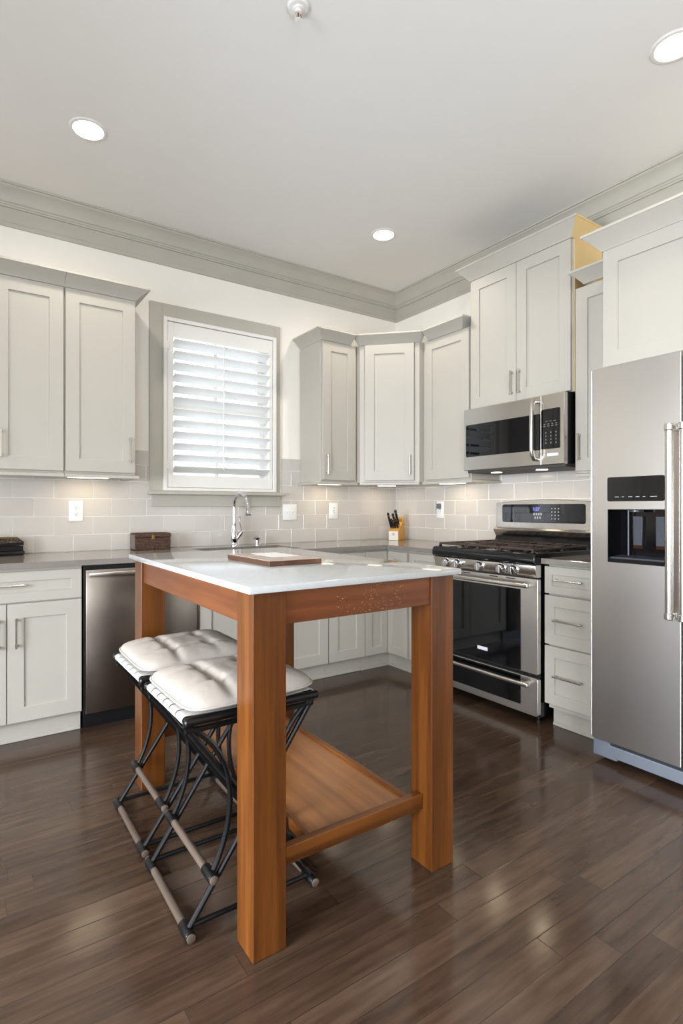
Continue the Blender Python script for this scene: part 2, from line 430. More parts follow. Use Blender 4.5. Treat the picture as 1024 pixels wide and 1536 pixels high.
# plantation shutter
sh = thing('plantation_shutter', 'white louvered shutter panel closed over the window', 'shutter', (-1.67, -.02, 1.305))
b = NB()
box(b, -2.105, -2.078, -.045, -.001, 1.305, 2.490, .003); box(b, -1.267, -1.240, -.045, -.001, 1.305, 2.490, .003)
box(b, -2.078, -1.267, -.045, -.001, 2.464, 2.490, .003); box(b, -2.078, -1.267, -.045, -.001, 1.305, 1.326, .003)
part('outer_frame', b, 'white_paint', sh)
b = NB(); LX0, LX1, LZ0, LZ1 = -2.036, -1.302, 1.415, 2.362
box(b, -2.075, LX0, -.036, -.006, 1.329, 2.461, .002); box(b, LX1, -1.270, -.036, -.006, 1.329, 2.461, .002)
box(b, LX0, LX1, -.036, -.006, 1.329, LZ0, .002); box(b, LX0, LX1, -.036, -.006, LZ1, 2.461, .002)
part('shutter_panel', b, 'white_paint', sh)
NL = 12; pitch = (LZ1-LZ0)/NL
def louver_bm(zc, ang):
    b = bmesh.new(); ring0, ring1 = [], []
    prof_ = [(-.0435, -.0022), (-.0425, -.0035), (-.02, -.0050), (.02, -.0050), (.0425, -.0035), (.0435, -.0022), (.0435, .0022), (.0425, .0035), (.02, .0050), (-.02, .0050), (-.0425, .0035), (-.0435, .0022)]
    n = len(prof_)
    for y, z in prof_:
        yy = y*math.cos(ang)-z*math.sin(ang); zz = y*math.sin(ang)+z*math.cos(ang)
        ring0.append(b.verts.new((LX0+.002, -.021+yy, zc+zz))); ring1.append(b.verts.new((LX1-.002, -.021+yy, zc+zz)))
    for k in range(n): b.faces.new((ring0[k], ring0[(k+1) % n], ring1[(k+1) % n], ring1[k]))
    b.faces.new(ring0[::-1]); b.faces.new(ring1); bmesh.ops.recalc_face_normals(b, faces=b.faces[:]); return b
LANG = -math.radians(27)
for k in range(NL): part('louver', louver_bm(LZ0+pitch*(k+.5), LANG), 'louver_white', sh, smooth=25)
b = NB(); box(b, -1.686, -1.677, -.078, -.068, 1.46, LZ1-.02, .002); part('tilt_rod', b, 'white_paint', sh)
for z in (1.48, 2.3):
    b = NB(); box(b, -2.085, -2.068, -.049, -.040, z-.03, z+.03, .002); part('hinge', b, 'white_paint', sh)

# ================================================================ CABINETS
def shaker(bm, u0, u1, z0, z1, yf, st=.072, th=.020, rec=.009):
    """shaker panel front: frame with a flat recessed field, front face at y = yf"""
    b = bmesh.new(); V = b.verts.new
    def ring(i, y): return [V((u0+i, y, z0+i)), V((u1-i, y, z0+i)), V((u1-i, y, z1-i)), V((u0+i, y, z1-i))]
    e = .0018
    R = [ring(0, yf+th), ring(0, yf+e), ring(e, yf), ring(st, yf), ring(st+.0012, yf+.0012), ring(st+.0014, yf+rec)]
    for a, c in zip(R, R[1:]):
        for k in range(4): b.faces.new((a[k], a[(k+1) % 4], c[(k+1) % 4], c[k]))
    b.faces.new(R[-1]); b.faces.new(R[0][::-1]); bmesh.ops.recalc_face_normals(b, faces=b.faces[:])
    merge(bm, b); return bm
def pull(uc, zc, yf, vert=True, L=.128, so=.030, w=.0085):
    b = NB(); h = L/2
    if vert:
        box(b, uc-w/2, uc+w/2, yf-so, yf-so+w, zc-h-.012, zc+h+.012, .001)
        for s in (-h, h): box(b, uc-w/2-.001, uc+w/2+.001, yf-so+w*.5, yf, zc+s-.006, zc+s+.006, .001)
    else:
        box(b, uc-h-.012, uc+h+.012, yf-so, yf-so+w, zc-w/2, zc+w/2, .001)
        for s in (-h, h): box(b, uc+s-.006, uc+s+.006, yf-so+w*.5, yf, zc-w/2-.001, zc+w/2+.001, .001)
    return b
def carc_box(u0, u1, d, z0, z1):
    b = NB(); box(b, u0, u1, -d, -.012, z0, z1, .001); return b
CROWN = lambda z0, z1, o: [(-.004, z0), (.004, z0), (.006, z0+.006), (o*.55, z0+(z1-z0)*.52), (o-.004, z1-.012), (o, z1-.012), (o, z1), (o-.016, z1), (-.004, z0+.02)]
RAIL = lambda zt: [(-.014, zt-.020), (.020, zt-.020), (.020, zt-.004), (.014, zt), (-.014, zt)]
GU = 'grey shaker upper cabinets'; GB = 'grey shaker base cabinets'
ZD0, ZD1 = 1.398, 2.444

def upper(name, label, u0, u1, doors, rot=0.0, z0=1.385, z1=2.452, dz=(ZD0, ZD1), depth=.305, pulls=(), crown_path=None, crown_z=None, o=.072, rail_path=None, yellow_end=None):
    c = thing(name, label, 'cabinet', ((u0+u1)/2, -depth/2, z0), rot, GU)
    part('carcass', carc_box(u0, u1, depth, z0, z1), 'cabinet_paint', c)
    yf = -depth-.020
    for i, (a, e) in enumerate(doors):
        dr = part('door', shaker(NB(), a, e, dz[0], dz[1], yf), 'cabinet_paint', c)
        if i < len(pulls) and pulls[i]: part('handle', pull(pulls[i][0], pulls[i][1], yf), 'nickel', dr, 'slim brushed metal bar pull')
    if crown_path:
        b = NB(); sweep(b, crown_path, CROWN(crown_z[0], crown_z[1], o))
        if yellow_end:
            b2 = b.copy(); side = lambda f: sum(v.co.x > yellow_end-.012 and v.co.y > -.42 for v in f.verts) == len(f.verts) and f.calc_center_median().y > YF-.045 and f.calc_center_median().x > yellow_end-.006
            bmesh.ops.delete(b, geom=[f for f in b.faces if side(f)], context='FACES'); bmesh.ops.delete(b2, geom=[f for f in b2.faces if not side(f)], context='FACES')
            part('crown_return', b2, 'raw_maple', c, 'unpainted pale maple crown end')
        part('crown_moulding', b, 'cabinet_paint', c)
    if rail_path:
        b = NB(); sweep(b, rail_path, RAIL(z0)); part('light_rail', b, 'cabinet_paint', c)
    return c
YF = -.305
upper('upper_cabinet', 'grey upper cabinet at the left edge of the photo, above the black lidded box', -3.115, -2.757, [(-3.105, -2.760)], pulls=[(-3.068, 1.535)],
      crown_path=[(-3.115, YF-.018), (-2.757, YF-.018)], crown_z=(2.446, 2.516), rail_path=[(-3.115, YF), (-2.757, YF)])
upper('upper_cabinet', 'grey upper cabinet left of the window, its handle at lower right', -2.755, -2.362, [(-2.750, -2.365)], pulls=[(-2.398, 1.535)],
      crown_path=[(-2.755, YF-.018), (-2.364, YF-.018), (-2.364, -.013)], crown_z=(2.446, 2.516), rail_path=[(-2.755, YF), (-2.362, YF), (-2.362, -.013)])
upper('upper_cabinet', 'narrow grey upper cabinet just right of the window, wide side panel showing', -1.010, -.675, [(-1.000, -.697)], pulls=[(-.968, 1.515)],
      crown_path=[(-1.010, -.013), (-1.010, YF-.018), (-.740, YF-.018)], crown_z=(2.446, 2.516), rail_path=[(-1.010, -.013), (-1.010, YF), (-.675, YF)])
# diagonal corner unit
dg = thing('corner_upper_cabinet', 'grey upper cabinet set diagonally across the room corner', 'cabinet', (-.3, -.3, 1.385), 0, GU)
b = NB(); poly = [(-.012, -.012), (-.672, -.012), (-.672, -.350), (-.350, -.672), (-.012, -.672)]
prism(b, poly, 'z', 1.385, 2.452); part('carcass', b, 'cabinet_paint', dg)
ang = -PI/4; Rm = Matrix.Translation((-.511, -.511, 0)) @ Matrix.Rotation(ang, 4, 'Z')
hw = .188
b = NB(); shaker(b, -hw, hw, ZD0, ZD1, -.0205); bmesh.ops.transform(b, matrix=Rm, verts=b.verts[:]); dd = part('door', b, 'cabinet_paint', dg)
b = pull(hw-.032, 1.515, -.0205); bmesh.ops.transform(b, matrix=Rm, verts=b.verts[:]); part('handle', b, 'nickel', dd, 'slim brushed metal bar pull')
b = NB(); sweep(b, [(-.672, -.335), (-.672, -.366), (-.366, -.672), (-.335, -.672)], CROWN(2.446, 2.520, .058)); part('crown_moulding', b, 'cabinet_paint', dg)
b = NB(); sweep(b, [(-.672, -.350), (-.350, -.672)], RAIL(1.385)); part('light_rail', b, 'cabinet_paint', dg)

upper('upper_cabinet', 'grey upper cabinet between the corner cabinet and the microwave, no handle in view', .675, 1.148, [(.706, 1.138)], RW,
      crown_path=[(.740, YF-.018), (1.078, YF-.018), (1.078, -.013)], crown_z=(2.446, 2.516), rail_path=[(.675, YF), (1.148, YF), (1.148, -.013)])
tc_ = upper('tall_upper_cabinet', 'tall grey two door cabinet mounted above the microwave', 1.153, 1.912, [(1.156, 1.529), (1.532, 1.905)], RW, z0=1.862, z1=2.752, dz=(1.868, 2.748),
      pulls=[(1.503, 1.985), (1.560, 1.985)], crown_path=[(1.153, -.013), (1.153, YF-.018), (1.912, YF-.018), (1.912, -.013)], crown_z=(2.750, 2.838), yellow_end=1.9125)
b = NB(); box(b, 1.9125, 1.9165, -.300, -.013, 1.862, 2.752); part('side_panel', b, 'raw_maple', tc_, 'unpainted pale maple end panel')
upper('upper_cabinet', 'narrow grey upper cabinet between the microwave and the refrigerator', 1.928, 2.262, [(1.932, 2.255)], RW, pulls=[(1.962, 1.535)], depth=.300,
      crown_path=[(1.985, -.013), (1.985, -.318), (2.262, -.318)], crown_z=(2.456, 2.530), o=.060, rail_path=[(1.932, -.300), (2.262, -.300)])
upper('deep_upper_cabinet', 'deep grey two door cabinet over the refrigerator', 2.264, 3.182, [(2.268, 2.720), (2.724, 3.178)], RW, z0=1.868, z1=2.452, dz=(1.878, 2.450), depth=.605,
      pulls=[None, None], crown_path=[(2.264, -.385), (2.264, -.623), (3.182, -.623)], crown_z=(2.450, 2.536), o=.072)

# ---- base cabinets
BF = -.595
def base_carc(u0, u1, zt=.884):
    b = NB(); box(b, u0, u1, BF, -.012, .105, zt, .001); return b
def toe(u0, u1):
    b = NB(); box(b, u0, u1, -.553, -.535, 0, .105); box(b, u0, u1, -.562, -.553, 0, .018, .003); return b
c = thing('base_cabinet', 'grey base cabinet left of the dishwasher, wide drawer over two doors', 'cabinet', (-3.05, -.3, 0), 0, GB)
part('carcass', base_carc(-3.400, -2.712), 'cabinet_paint', c); part('toe_kick', toe(-3.400, -2.712), 'cabinet_paint', c)
dr = part('drawer', shaker(NB(), -3.397, -2.715, .715, .868, -.615, st=.048), 'cabinet_paint', c); part('handle', pull(-3.055, .800, -.615, False), 'nickel', dr, 'slim brushed metal bar pull')
dr = part('door', shaker(NB(), -3.055, -2.715, .114, .708, -.615), 'cabinet_paint', c); part('handle', pull(-3.018, .565, -.615), 'nickel', dr, 'slim brushed metal bar pull')
dr = part('door', shaker(NB(), -3.397, -3.059, .114, .708, -.615), 'cabinet_paint', c); part('handle', pull(-3.094, .565, -.615), 'nickel', dr, 'slim brushed metal bar pull')

c = thing('sink_cabinet', 'grey two door cabinet under the sink, right of the dishwasher', 'cabinet', (-1.6, -.3, 0), 0, GB)
b = NB(); box(b, -2.068, -2.050, BF, -.012, .105, .882); box(b, -1.158, -1.140, BF, -.012, .105, .882); box(b, -2.050, -1.158, BF, -.012, .105, .123); box(b, -2.050, -1.158, -.022, -.012, .123, .60)
box(b, -2.050, -1.158, BF, BF+.018, .80, .882); box(b, -1.625, -1.585, BF, BF+.018, .123, .80)
part('carcass', b, 'cabinet_paint', c); part('toe_kick', toe(-2.068, -1.140), 'cabinet_paint', c)
part('door', shaker(NB(), -2.065, -1.607, .114, .868, -.615), 'cabinet_paint', c); part('door', shaker(NB(), -1.603, -1.145, .114, .868, -.615), 'cabinet_paint', c)
c = thing('base_cabinet', 'grey single door base cabinet between sink cabinet and corner cabinet', 'cabinet', (-.98, -.3, 0), 0, GB)
part('carcass', base_carc(-1.139, -.826), 'cabinet_paint', c); part('toe_kick', toe(-1.139, -.826), 'cabinet_paint', c)
part('door', shaker(NB(), -1.136, -.828, .114, .868, -.615), 'cabinet_paint', c)
c = thing('corner_base_cabinet', 'grey corner base cabinet, its two narrow doors meeting at the inside corner', 'cabinet', (-.4, -.4, 0), 0, GB)
b = NB(); prism(b, [(-.012, -.012), (-.825, -.012), (-.825, BF), (BF, BF), (BF, -.825), (-.012, -.825)], 'z', .105, .884); part('carcass', b, 'cabinet_paint', c)
b = NB(); prism(b, [(-.535, -.535), (-.825, -.535), (-.825, -.553), (-.553, -.553), (-.553, -.825), (-.535, -.825)], 'z', 0, .105)
prism(b, [(-.553, -.553), (-.825, -.553), (-.825, -.562), (-.562, -.562), (-.562, -.825), (-.553, -.825)], 'z', 0, .018); part('toe_kick', b, 'cabinet_paint', c)
part('door', shaker(NB(), -.822, -.6155, .114, .868, -.615, st=.058), 'cabinet_paint', c)
b = NB(); shaker(b, .6155, .822, .114, .868, -.615, st=.058); bmesh.ops.rotate(b, verts=b.verts[:], cent=(0,0,0), matrix=Matrix.Rotation(RW, 3, 'Z')); part('door', b, 'cabinet_paint', c)
c = thing('base_cabinet', 'grey base cabinet between corner cabinet and range, drawer over door', 'cabinet', (1.0, -.3, 0), RW, GB)
part('carcass', base_carc(.8265, 1.158), 'cabinet_paint', c); part('toe_kick', toe(.8265, 1.158), 'cabinet_paint', c)
part('drawer', shaker(NB(), .850, 1.155, .715, .868, -.615, st=.048), 'cabinet_paint', c); part('door', shaker(NB(), .850, 1.155, .114, .708, -.615), 'cabinet_paint', c)
c = thing('drawer_cabinet', 'white-grey base cabinet of three drawers between range and refrigerator', 'cabinet', (2.1, -.3, 0), RW, GB)
part('carcass', base_carc(1.950, 2.268), 'cabinet_paint', c); part('toe_kick', toe(1.950, 2.268), 'cabinet_paint', c)
for z0, z1 in ((.726, .872), (.452, .716), (.130, .443)):
    dr = part('drawer', shaker(NB(), 1.936, 2.252, z0, z1, -.615, st=.058 if z1-z0 > .2 else .042), 'cabinet_paint', c)
    part('handle', pull(2.080, (z0+z1)/2+.002, -.615, False, L=.140), 'nickel', dr, 'slim brushed metal bar pull')

# ---- worktops
CT0, CT1, CF = .8845, .914, -.640
SX0, SX1, SY0, SY1 = -1.965, -1.325, -.560, -.195
b = NB()
def slab(x0, x1, y0, y1): box(b, x0, x1, y0, y1, CT0, CT1)
prism(b, [(-3.9, -.011), (-3.9, CF), (SX0, CF), (SX0, -.011)], 'z', CT0, CT1)
box(b, SX0, SX1, CF, SY0, CT0, CT1); box(b, SX0, SX1, SY1, -.011, CT0, CT1)
prism(b, [(SX1, -.011), (SX1, CF), (CF, CF), (CF, -1.1605), (-.011, -1.1605), (-.011, -.011)], 'z', CT0, CT1)
single('worktop', b, 'counter_quartz', 'long grey-brown stone worktop running round the corner from sink to range', 'worktop')
b = NB(); box(b, 1.930, 2.272, CF, -.011, CT0, CT1, .0015)
single('worktop', b, 'counter_quartz', 'short grey-brown stone worktop on the three drawer cabinet', 'worktop', RW)
s = thing('sink', 'steel basin sunk into the worktop under the window', 'sink', (-1.645, -.378, .70))
b = NB(); x0, x1, y0, y1, zt, zb, th = SX0-.010, SX1+.010, SY0-.010, SY1+.010, .8835, .690, .012
box(b, x0, x1, y0, y1, zb, zb+th); box(b, x0, x0+th, y0, y1, zb+th, zt); box(b, x1-th, x1, y0, y1, zb+th, zt); box(b, x0+th, x1-th, y0, y0+th, zb+th, zt); box(b, x0+th, x1-th, y1-th, y1, zb+th, zt)
part('basin', b, 'steel_dark', s); b = NB(); lathe(b, [(.042, 0), (.042, .004), (.030, .004), (.026, .001)], (-1.645, -.36, zb+th+.0002)); part('drain', b, 'chrome', s)

# ================================================================ APPLIANCES
# dishwasher
dw = thing('dishwasher', 'stainless dishwasher with a bar handle under the worktop', 'dishwasher', (-2.39, -.3, 0))
b = NB(); box(b, -2.692, -2.088, -.590, -.03, .10, .870); box(b, -2.706, -2.074, -.600, -.590, .092, .878); part('tub', b, 'black_plastic', dw)
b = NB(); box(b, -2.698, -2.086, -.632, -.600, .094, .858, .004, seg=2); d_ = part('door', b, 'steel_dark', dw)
b = NB(); box(b, -2.690, -2.094, -.684, -.668, .826, .848, .004, seg=2)
for x in (-2.683, -2.101): box(b, x-.007, x+.007, -.672, -.632, .828, .846, .002)
part('handle', b, 'steel_h', d_, 'bright horizontal bar handle')
b = NB(); box(b, -2.700, -2.080, -.565, -.545, .0, .094); part('kick_plate', b, 'black_plastic', dw)

# range
rg = thing('gas_range', 'stainless gas range with five knobs and a dark oven window', 'range', (1.545, -.35, 0), RW)
U0, U1 = 1.165, 1.925; UM = (U0+U1)/2
b = NB(); box(b, U0+.004, U1-.004, -.628, -.015, .045, .902); part('body', b, 'black_enamel', rg)
for u in (U0+.05, U1-.05):
    for d in (-.58, -.08):
        b = NB(); lathe(b, [(.016, 0), (.016, .012), (.010, .014), (.010, .045)], (u, d, 0), 12); part('foot', b, 'black_plastic', rg)
# cooktop
b = NB(); prism(b, [(-.690, .879), (-.697, .890), (-.697, .920), (-.684, .936), (-.660, .940), (-.100, .940), (-.100, .903), (-.630, .903), (-.630, .879)], 'x', U0-.004, U1+.004, .003); ck = part('cooktop', b, 'black_enamel', rg)
for u, d, r in ((1.33, -.53, .045), (1.33, -.24, .036), (1.545, -.385, .05), (1.76, -.53, .04), (1.76, -.24, .045)):
    b = NB(); lathe(b, [(r*1.15, 0), (r*1.15, .007), (r, .009), (r, .018), (r*.8, .022), (.004, .023)], (u, d, .9402), 20); part('burner', b, 'black_iron', ck)
for (a, e) in ((U0+.025, 1.420), (1.425, 1.665), (1.670, U1-.025)):
    b = NB(); z0, z1 = .952, .964; w_ = .0055
    for d in (-.655, -.385, -.125): box(b, a, e, d-w_, d+w_, z0, z1, .002)
    for k in range(5):
        u = a+w_+(e-a-2*w_)*k/4
        if k in (0, 4): box(b, u-w_, u+w_, -.661, -.119, z0, z1, .002)
        else:
            for y0, y1 in ((-.655, -.565), (-.480, -.290), (-.205, -.125)): box(b, u-w_*.8, u+w_*.8, y0, y1, z0, z1+.001, .002)
    for u in (a+w_, e-w_):
        for d in (-.655, -.385, -.125): prism(b, [(d-.012, .9403), (d+.012, .9403), (d+.006, z0+.002), (d-.006, z0+.002)], 'x', u-.006, u+.006)
    part('grate', b, 'grate_iron', ck)
# control panel
b = NB(); prism(b, [(-.628, .806), (-.662, .806), (-.672, .814), (-.684, .872), (-.678, .878), (-.629, .878)], 'x', U0, U1, .002); cp = part('control_panel', b, 'steel_h', rg)
tilt = math.atan2(.012, .058)
for u in (1.284, 1.374, 1.549, 1.709, 1.791):
    b = NB(); lathe(b, [(.029, .002), (.029, -.006), (.027, -.008), (.025, -.010), (.0235, -.034), (.021, -.038), (.004, -.0385)], (0, 0, 0), 28, 'y')
    box(b, -.003, .003, -.0405, -.036, -.021, .021, .001)
    bmesh.ops.recalc_face_normals(b, faces=b.faces[:])
    bmesh.ops.transform(b, matrix=Matrix.Translation((u, -.678, .845)) @ Matrix.Rotation(tilt, 4, 'X'), verts=b.verts[:])
    part('knob', b, 'chrome', cp)
# oven door
b = NB(); prism(b, rrect(U0, U1, .280, .800, .006, 2), 'y', -.660, -.630, .002); od = part('oven_door', b, 'steel', rg)
b = NB(); prism(b, rrect(U0+.100, U1-.108, .275+.008, .735, .004, 2), 'y', -.6635, -.659); part('oven_window', b, 'dark_glass', od, 'dark glass oven window')
b = NB(); box(b, U0+.015, U1-.020, -.722, -.698, .752, .776, .007, seg=3)
for u in (U0+.045, U1-.050): box(b, u-.014, u+.014, -.704, -.655, .754, .774, .004)
part('handle', b, 'steel_h', od, 'bright horizontal bar handle')
for u in (1.30, 1.42, 1.63, 1.75):
    b = NB(); box(b, u-.03, u+.03, -.6612, -.6590, .786, .791); part('vent_slot', b, 'black_plastic', od)
b = NB(); box(b, 1.512, 1.588, -.6655, -.6630, .340, .360, .0005); part('badge', b, 'badge_white', od, 'small white name badge, lettering too small to read')
# drawer
b = NB(); prism(b, rrect(U0, U1, .052, .258, .012, 3), 'y', -.660, -.630, .002); wd = part('warming_drawer', b, 'steel', rg)
b = NB(); prism(b, rrect(U0+.10, U1-.108, .095, .255, .004, 2), 'y', -.6630, -.659); part('drawer_window', b, 'dark_glass', wd, 'dark glass panel')
b = NB(); box(b, U0+.015, U1-.020, -.722, -.698, .216, .238, .007, seg=3)
for u in (U0+.045, U1-.050): box(b, u-.014, u+.014, -.704, -.655, .218, .236, .004)
part('handle', b, 'steel_h', wd, 'bright horizontal bar handle')
# backguard
b = NB(); prism(b, [(-.012, .9405), (-.099, .9405), (-.094, .950), (-.070, .992), (-.012, .992)], 'x', U0+.004, U1-.004); part('rear_vent', b, 'black_enamel', rg)
n = 14; top = [(U0+.004+(U1-U0-.008)*k/n, 1.222+.020*math.sin(PI*k/n)) for k in range(n+1)]
b = NB(); prism(b, [(U0+.004, 1.050)]+[(p[0], p[1]) for p in top]+[(U1-.004, 1.050)], 'y', -.072, -.012, .002)
prism(b, [(-.012, .992), (-.070, .992), (-.094, 1.028), (-.094, 1.040), (-.074, 1.052), (-.012, 1.052)], 'x', U0-.002, U1+.002)
bgd = part('backguard', b, 'steel_h', rg)
b = NB(); prism(b, rrect(1.224, 1.846, 1.088, 1.212, .014, 4), 'y', -.0745, -.071); bp_ = part('control_glass', b, 'mirror_glass', bgd, 'glossy black control glass')
b = text_bm('1:27', .030); bmesh.ops.translate(b, verts=b.verts[:], vec=(1.500, -.0752, 1.178)); part('clock_display', b, 'clock_blue', bgd, 'blue clock digits')
b = NB()
for k in range(4): box(b, 1.478+k*.018, 1.488+k*.018, -.0752, -.0744, 1.138, 1.153)
for k in range(3): box(b, 1.488+k*.018, 1.497+k*.018, -.0752, -.0744, 1.115, 1.130)
for r in range(4):
    for k in range(3): box(b, 1.612+k*.024, 1.619+k*.024, -.0752, -.0744, 1.113+r*.022, 1.120+r*.022)
part('key_marks', b, 'print_grey', bgd)

# over-the-range microwave
mw = thing('microwave', 'stainless microwave oven mounted over the range', 'microwave', (1.538, -.2, 1.44), RW)
A0, A1 = 1.1625, 1.9150
b = NB(); box(b, A0+.004, A1-.004, -.365, -.013, 1.448, 1.858); part('body', b, 'black_plastic', mw)
MF = -.400; SP = 1.765
b = NB(); box(b, A0, SP-.001, MF, -.366, 1.440, 1.852, .003); md = part('door', b, 'steel_h', mw)
b = NB(); prism(b, rrect(A0+.022, SP-.004, 1.530, 1.745, .008, 3), 'y', MF-.0025, MF+.001); part('window', b, 'mirror_glass', md, 'mirror-dark glass window')
b = NB(); box(b, SP+.001, A1, MF, -.366, 1.440, 1.852, .003); mc = part('control_panel', b, 'steel_h', mw)
b = NB(); prism(b, rrect(SP+.003, A1-.026, 1.532, 1.766, .008, 3), 'y', MF-.0025, MF+.001); part('key_glass', b, 'dark_glass', mc, 'black glass keypad')
b = NB()
for r in range(4):
    for k in range(3): box(b, SP+.030+k*.033, SP+.036+k*.033, MF-.0032, MF-.0024, 1.562+r*.020, 1.572+r*.020)
for k in range(4): box(b, SP+.016+k*.026, SP+.030+k*.026, MF-.0032, MF-.0024, 1.664, 1.668); box(b, SP+.018+k*.026, SP+.028+k*.026, MF-.0032, MF-.0024, 1.675, 1.680)
for k in range(3): box(b, SP+.030+k*.026, SP+.046+k*.026, MF-.0032, MF-.0024, 1.692, 1.695)
part('key_marks', b, 'print_dim', mc)
b = NB(); box(b, SP+.040, SP+.112, MF-.003, MF, 1.489, 1.506, .0006); part('badge', b, 'badge_white', mc, 'small white name badge, lettering too small to read')
b = NB(); hx = SP-.030; tube(b, [(hx, MF+.004, 1.820), (hx, MF-.028, 1.822), (hx, MF-.046, 1.805), (hx, MF-.050, 1.770), (hx, MF-.050, 1.535), (hx, MF-.046, 1.500), (hx, MF-.028, 1.478), (hx, MF+.004, 1.476)], .0135, 14)
part('handle', b, 'nickel', md, 'thick vertical bar handle curving into the door')
b = NB(); box(b, A0+.01, A1-.01, -.372, -.03, 1.424, 1.447, .002); vt = part('vent_base', b, 'slot_dark', mw)
for u in (1.345, 1.690):
    b = NB(); lathe(b, [(.035, 0), (.035, -.003)], (u, -.285, 1.4239), 20); part('cooktop_lamp', b, 'strip_lens', vt, 'lit round cooktop lamp')
    o = lamp('AREA', 'cooktop_glow', (-.285, -u, 1.415), .5, UC, shape='DISK', size=.07)

# refrigerator
fg = thing('refrigerator', 'tall stainless side by side refrigerator with ice and water dispenser', 'refrigerator', (2.735, -.4, 0), RW)
F0, F1, FS, FF = 2.287, 3.180, 2.684, -.7615
b = NB(); box(b, F0+.004, F1-.004, -.640, -.03, .03, 1.815, .004); part('body', b, 'grey_plastic', fg)
# freezer door with the dispenser recess cut in
q0, q1, r0, r1 = 2.369, 2.619, .937, 1.181
b = NB(); zb, zt = .103, 1.841; db = -.642
box(b, F0, q0, FF, db, zb, zt); box(b, q1, FS-.002, FF, db, zb, zt); box(b, q0, q1, FF, db, zb, r0); box(b, q0, q1, FF, db, r1, zt)
bmesh.ops.remove_doubles(b, verts=b.verts[:], dist=1e-5)
fd = part('freezer_door', b, 'steel', fg)
# rounded outer lip along both door edges
b = NB(); tube(b, [(F0+.003, FF+.0032, zb+.003), (F0+.003, FF+.0032, zt-.003)], .0045, 10); tube(b, [(FS-.005, FF+.0032, zb+.003), (FS-.005, FF+.0032, zt-.003)], .0045, 10); part('edge_trim', b, 'steel', fd)
b = NB(); box(b, FS+.002, F1, FF, db, zb, zt, .005, seg=2); rd = part('fresh_food_door', b, 'steel', fg)
def fhandle(u):
    b = NB(); ux, d = u, FF-.055
    lathe(b, [(.0155, .735), (.0155, 1.525)], (ux, d, 0), 20)
    for z0, z1 in ((.724, .752), (1.508, 1.536)):
        lathe(b, [(.0165, z0), (.019, z0+.003), (.019, z1-.003), (.0165, z1)], (ux, d, 0), 20)
        box(b, ux-.010, ux+.010, d, FF+.001, z0+.004, z1-.004, .003)
    return b
part('handle', fhandle(FS-.024), 'steel_h', fd, 'long vertical tube handle with chrome collars')
part('handle', fhandle(FS+.030), 'steel_h', rd, 'long vertical tube handle with chrome collars')
b = NB(); rc = -.655
box(b, q0, q1, rc, rc+.004, r0, r1); box(b, q0, q0+.003, FF+.0005, rc, r0, r1); box(b, q1-.003, q1, FF+.0005, rc, r0, r1); box(b, q0+.003, q1-.003, FF+.0005, rc, r1-.003, r1)
box(b, q0, q1, FF-.0012, FF+.010, r0, r0+.018, .001)
ds = part('dispenser_recess', b, 'black_enamel', fd, 'glossy black dispenser recess')
b = NB(); prism(b, [(rc, r0+.018), (FF+.012, r0+.018), (FF+.012, r0+.024), (rc, r0+.030)], 'x', q0+.006, q1-.006); part('drip_tray', b, 'paddle_grey', ds)
for u in (2.460, 2.560):
    b = NB(); box(b, u-.023, u+.023, rc-.016, rc-.002, 1.000, 1.150, .003); pd = part('dispenser_paddle', b, 'chrome', ds)
    b = NB(); box(b, u-.019, u+.019, rc-.0185, rc-.0155, 1.016, 1.146, .001); part('paddle_face', b, 'paddle_grey', ds, 'grey rubber paddle face')
b = NB(); tube(b, [(2.425, rc-.030, r0+.03), (2.425, rc-.030, r1-.004)], .004, 10); lathe(b, [(.03, r1-.012), (.03, r1-.003)], (2.47, -.705, 0), 16); part('water_spout', b, 'paddle_grey', ds)
b = NB(); prism(b, rrect(q0, q1, 1.217, 1.328, .008, 3), 'y', FF-.003, FF+.001); pg = part('dispenser_panel', b, 'mirror_glass', fd, 'glossy dark control panel')
b = NB()
for k, l in enumerate((.018, .010, .016, .016, .010, .028)): box(b, 2.405+k*.031, 2.405+k*.031+l, FF-.0037, FF-.0029, 1.236, 1.2385)
part('key_marks', b, 'print_grey', fd)
b = NB(); prism(b, [(F0+.006, .020), (F0+.120, .020), (F0+.120, .030), (F1-.006, .030), (F1-.006, .084), (F0+.085, .084), (F0+.085, .096), (F0+.006, .096)], 'y', -.752, -.641, .003); part('base_grille', b, 'grey_plastic', fg, 'grey plastic base grille')
for u in (F0+.045, F1-.045):
    b = NB(); lathe(b, [(.020, 0), (.020, .020), (.012, .022), (.012, .030)], (u, -.66, 0), 14); part('foot', b, 'black_plastic', fg)

# ================================================================ ISLAND
isl = thing('kitchen_island', 'orange-brown wooden island table with a pale stone top', 'table', (-2.25, -1.89, 0))
IX0, IX1, IY0, IY1, LEG = -2.620, -1.880, -2.466, -1.310, .100
ZT = .966
for x0 in (IX0, IX1-LEG):
    for y0 in (IY0, IY1-LEG):
        b = NB(); box(b, x0, x0+LEG, y0, y0+LEG, .0, ZT, .0025); part('leg', b, 'oak_z', isl)
AZ = .872
b = NB(); box(b, IX0+LEG, IX1-LEG, IY0+.008, IY0+.030, AZ, ZT, .0015); part('apron', b, 'apron_x', isl, 'reddish apron rail with pale chips')
b = NB(); box(b, IX0+LEG, IX1-LEG, IY1-.030, IY1-.008, AZ, ZT, .0015); part('apron', b, 'apron_x', isl)
b = NB(); box(b, IX0+.010, IX0+.032, IY0+LEG, IY1-LEG, AZ, ZT, .0015); part('apron', b, 'apron_y', isl)
b = NB(); box(b, IX1-.032, IX1-.010, IY0+LEG, IY1-LEG, AZ, ZT, .0015); part('apron', b, 'apron_y', isl)
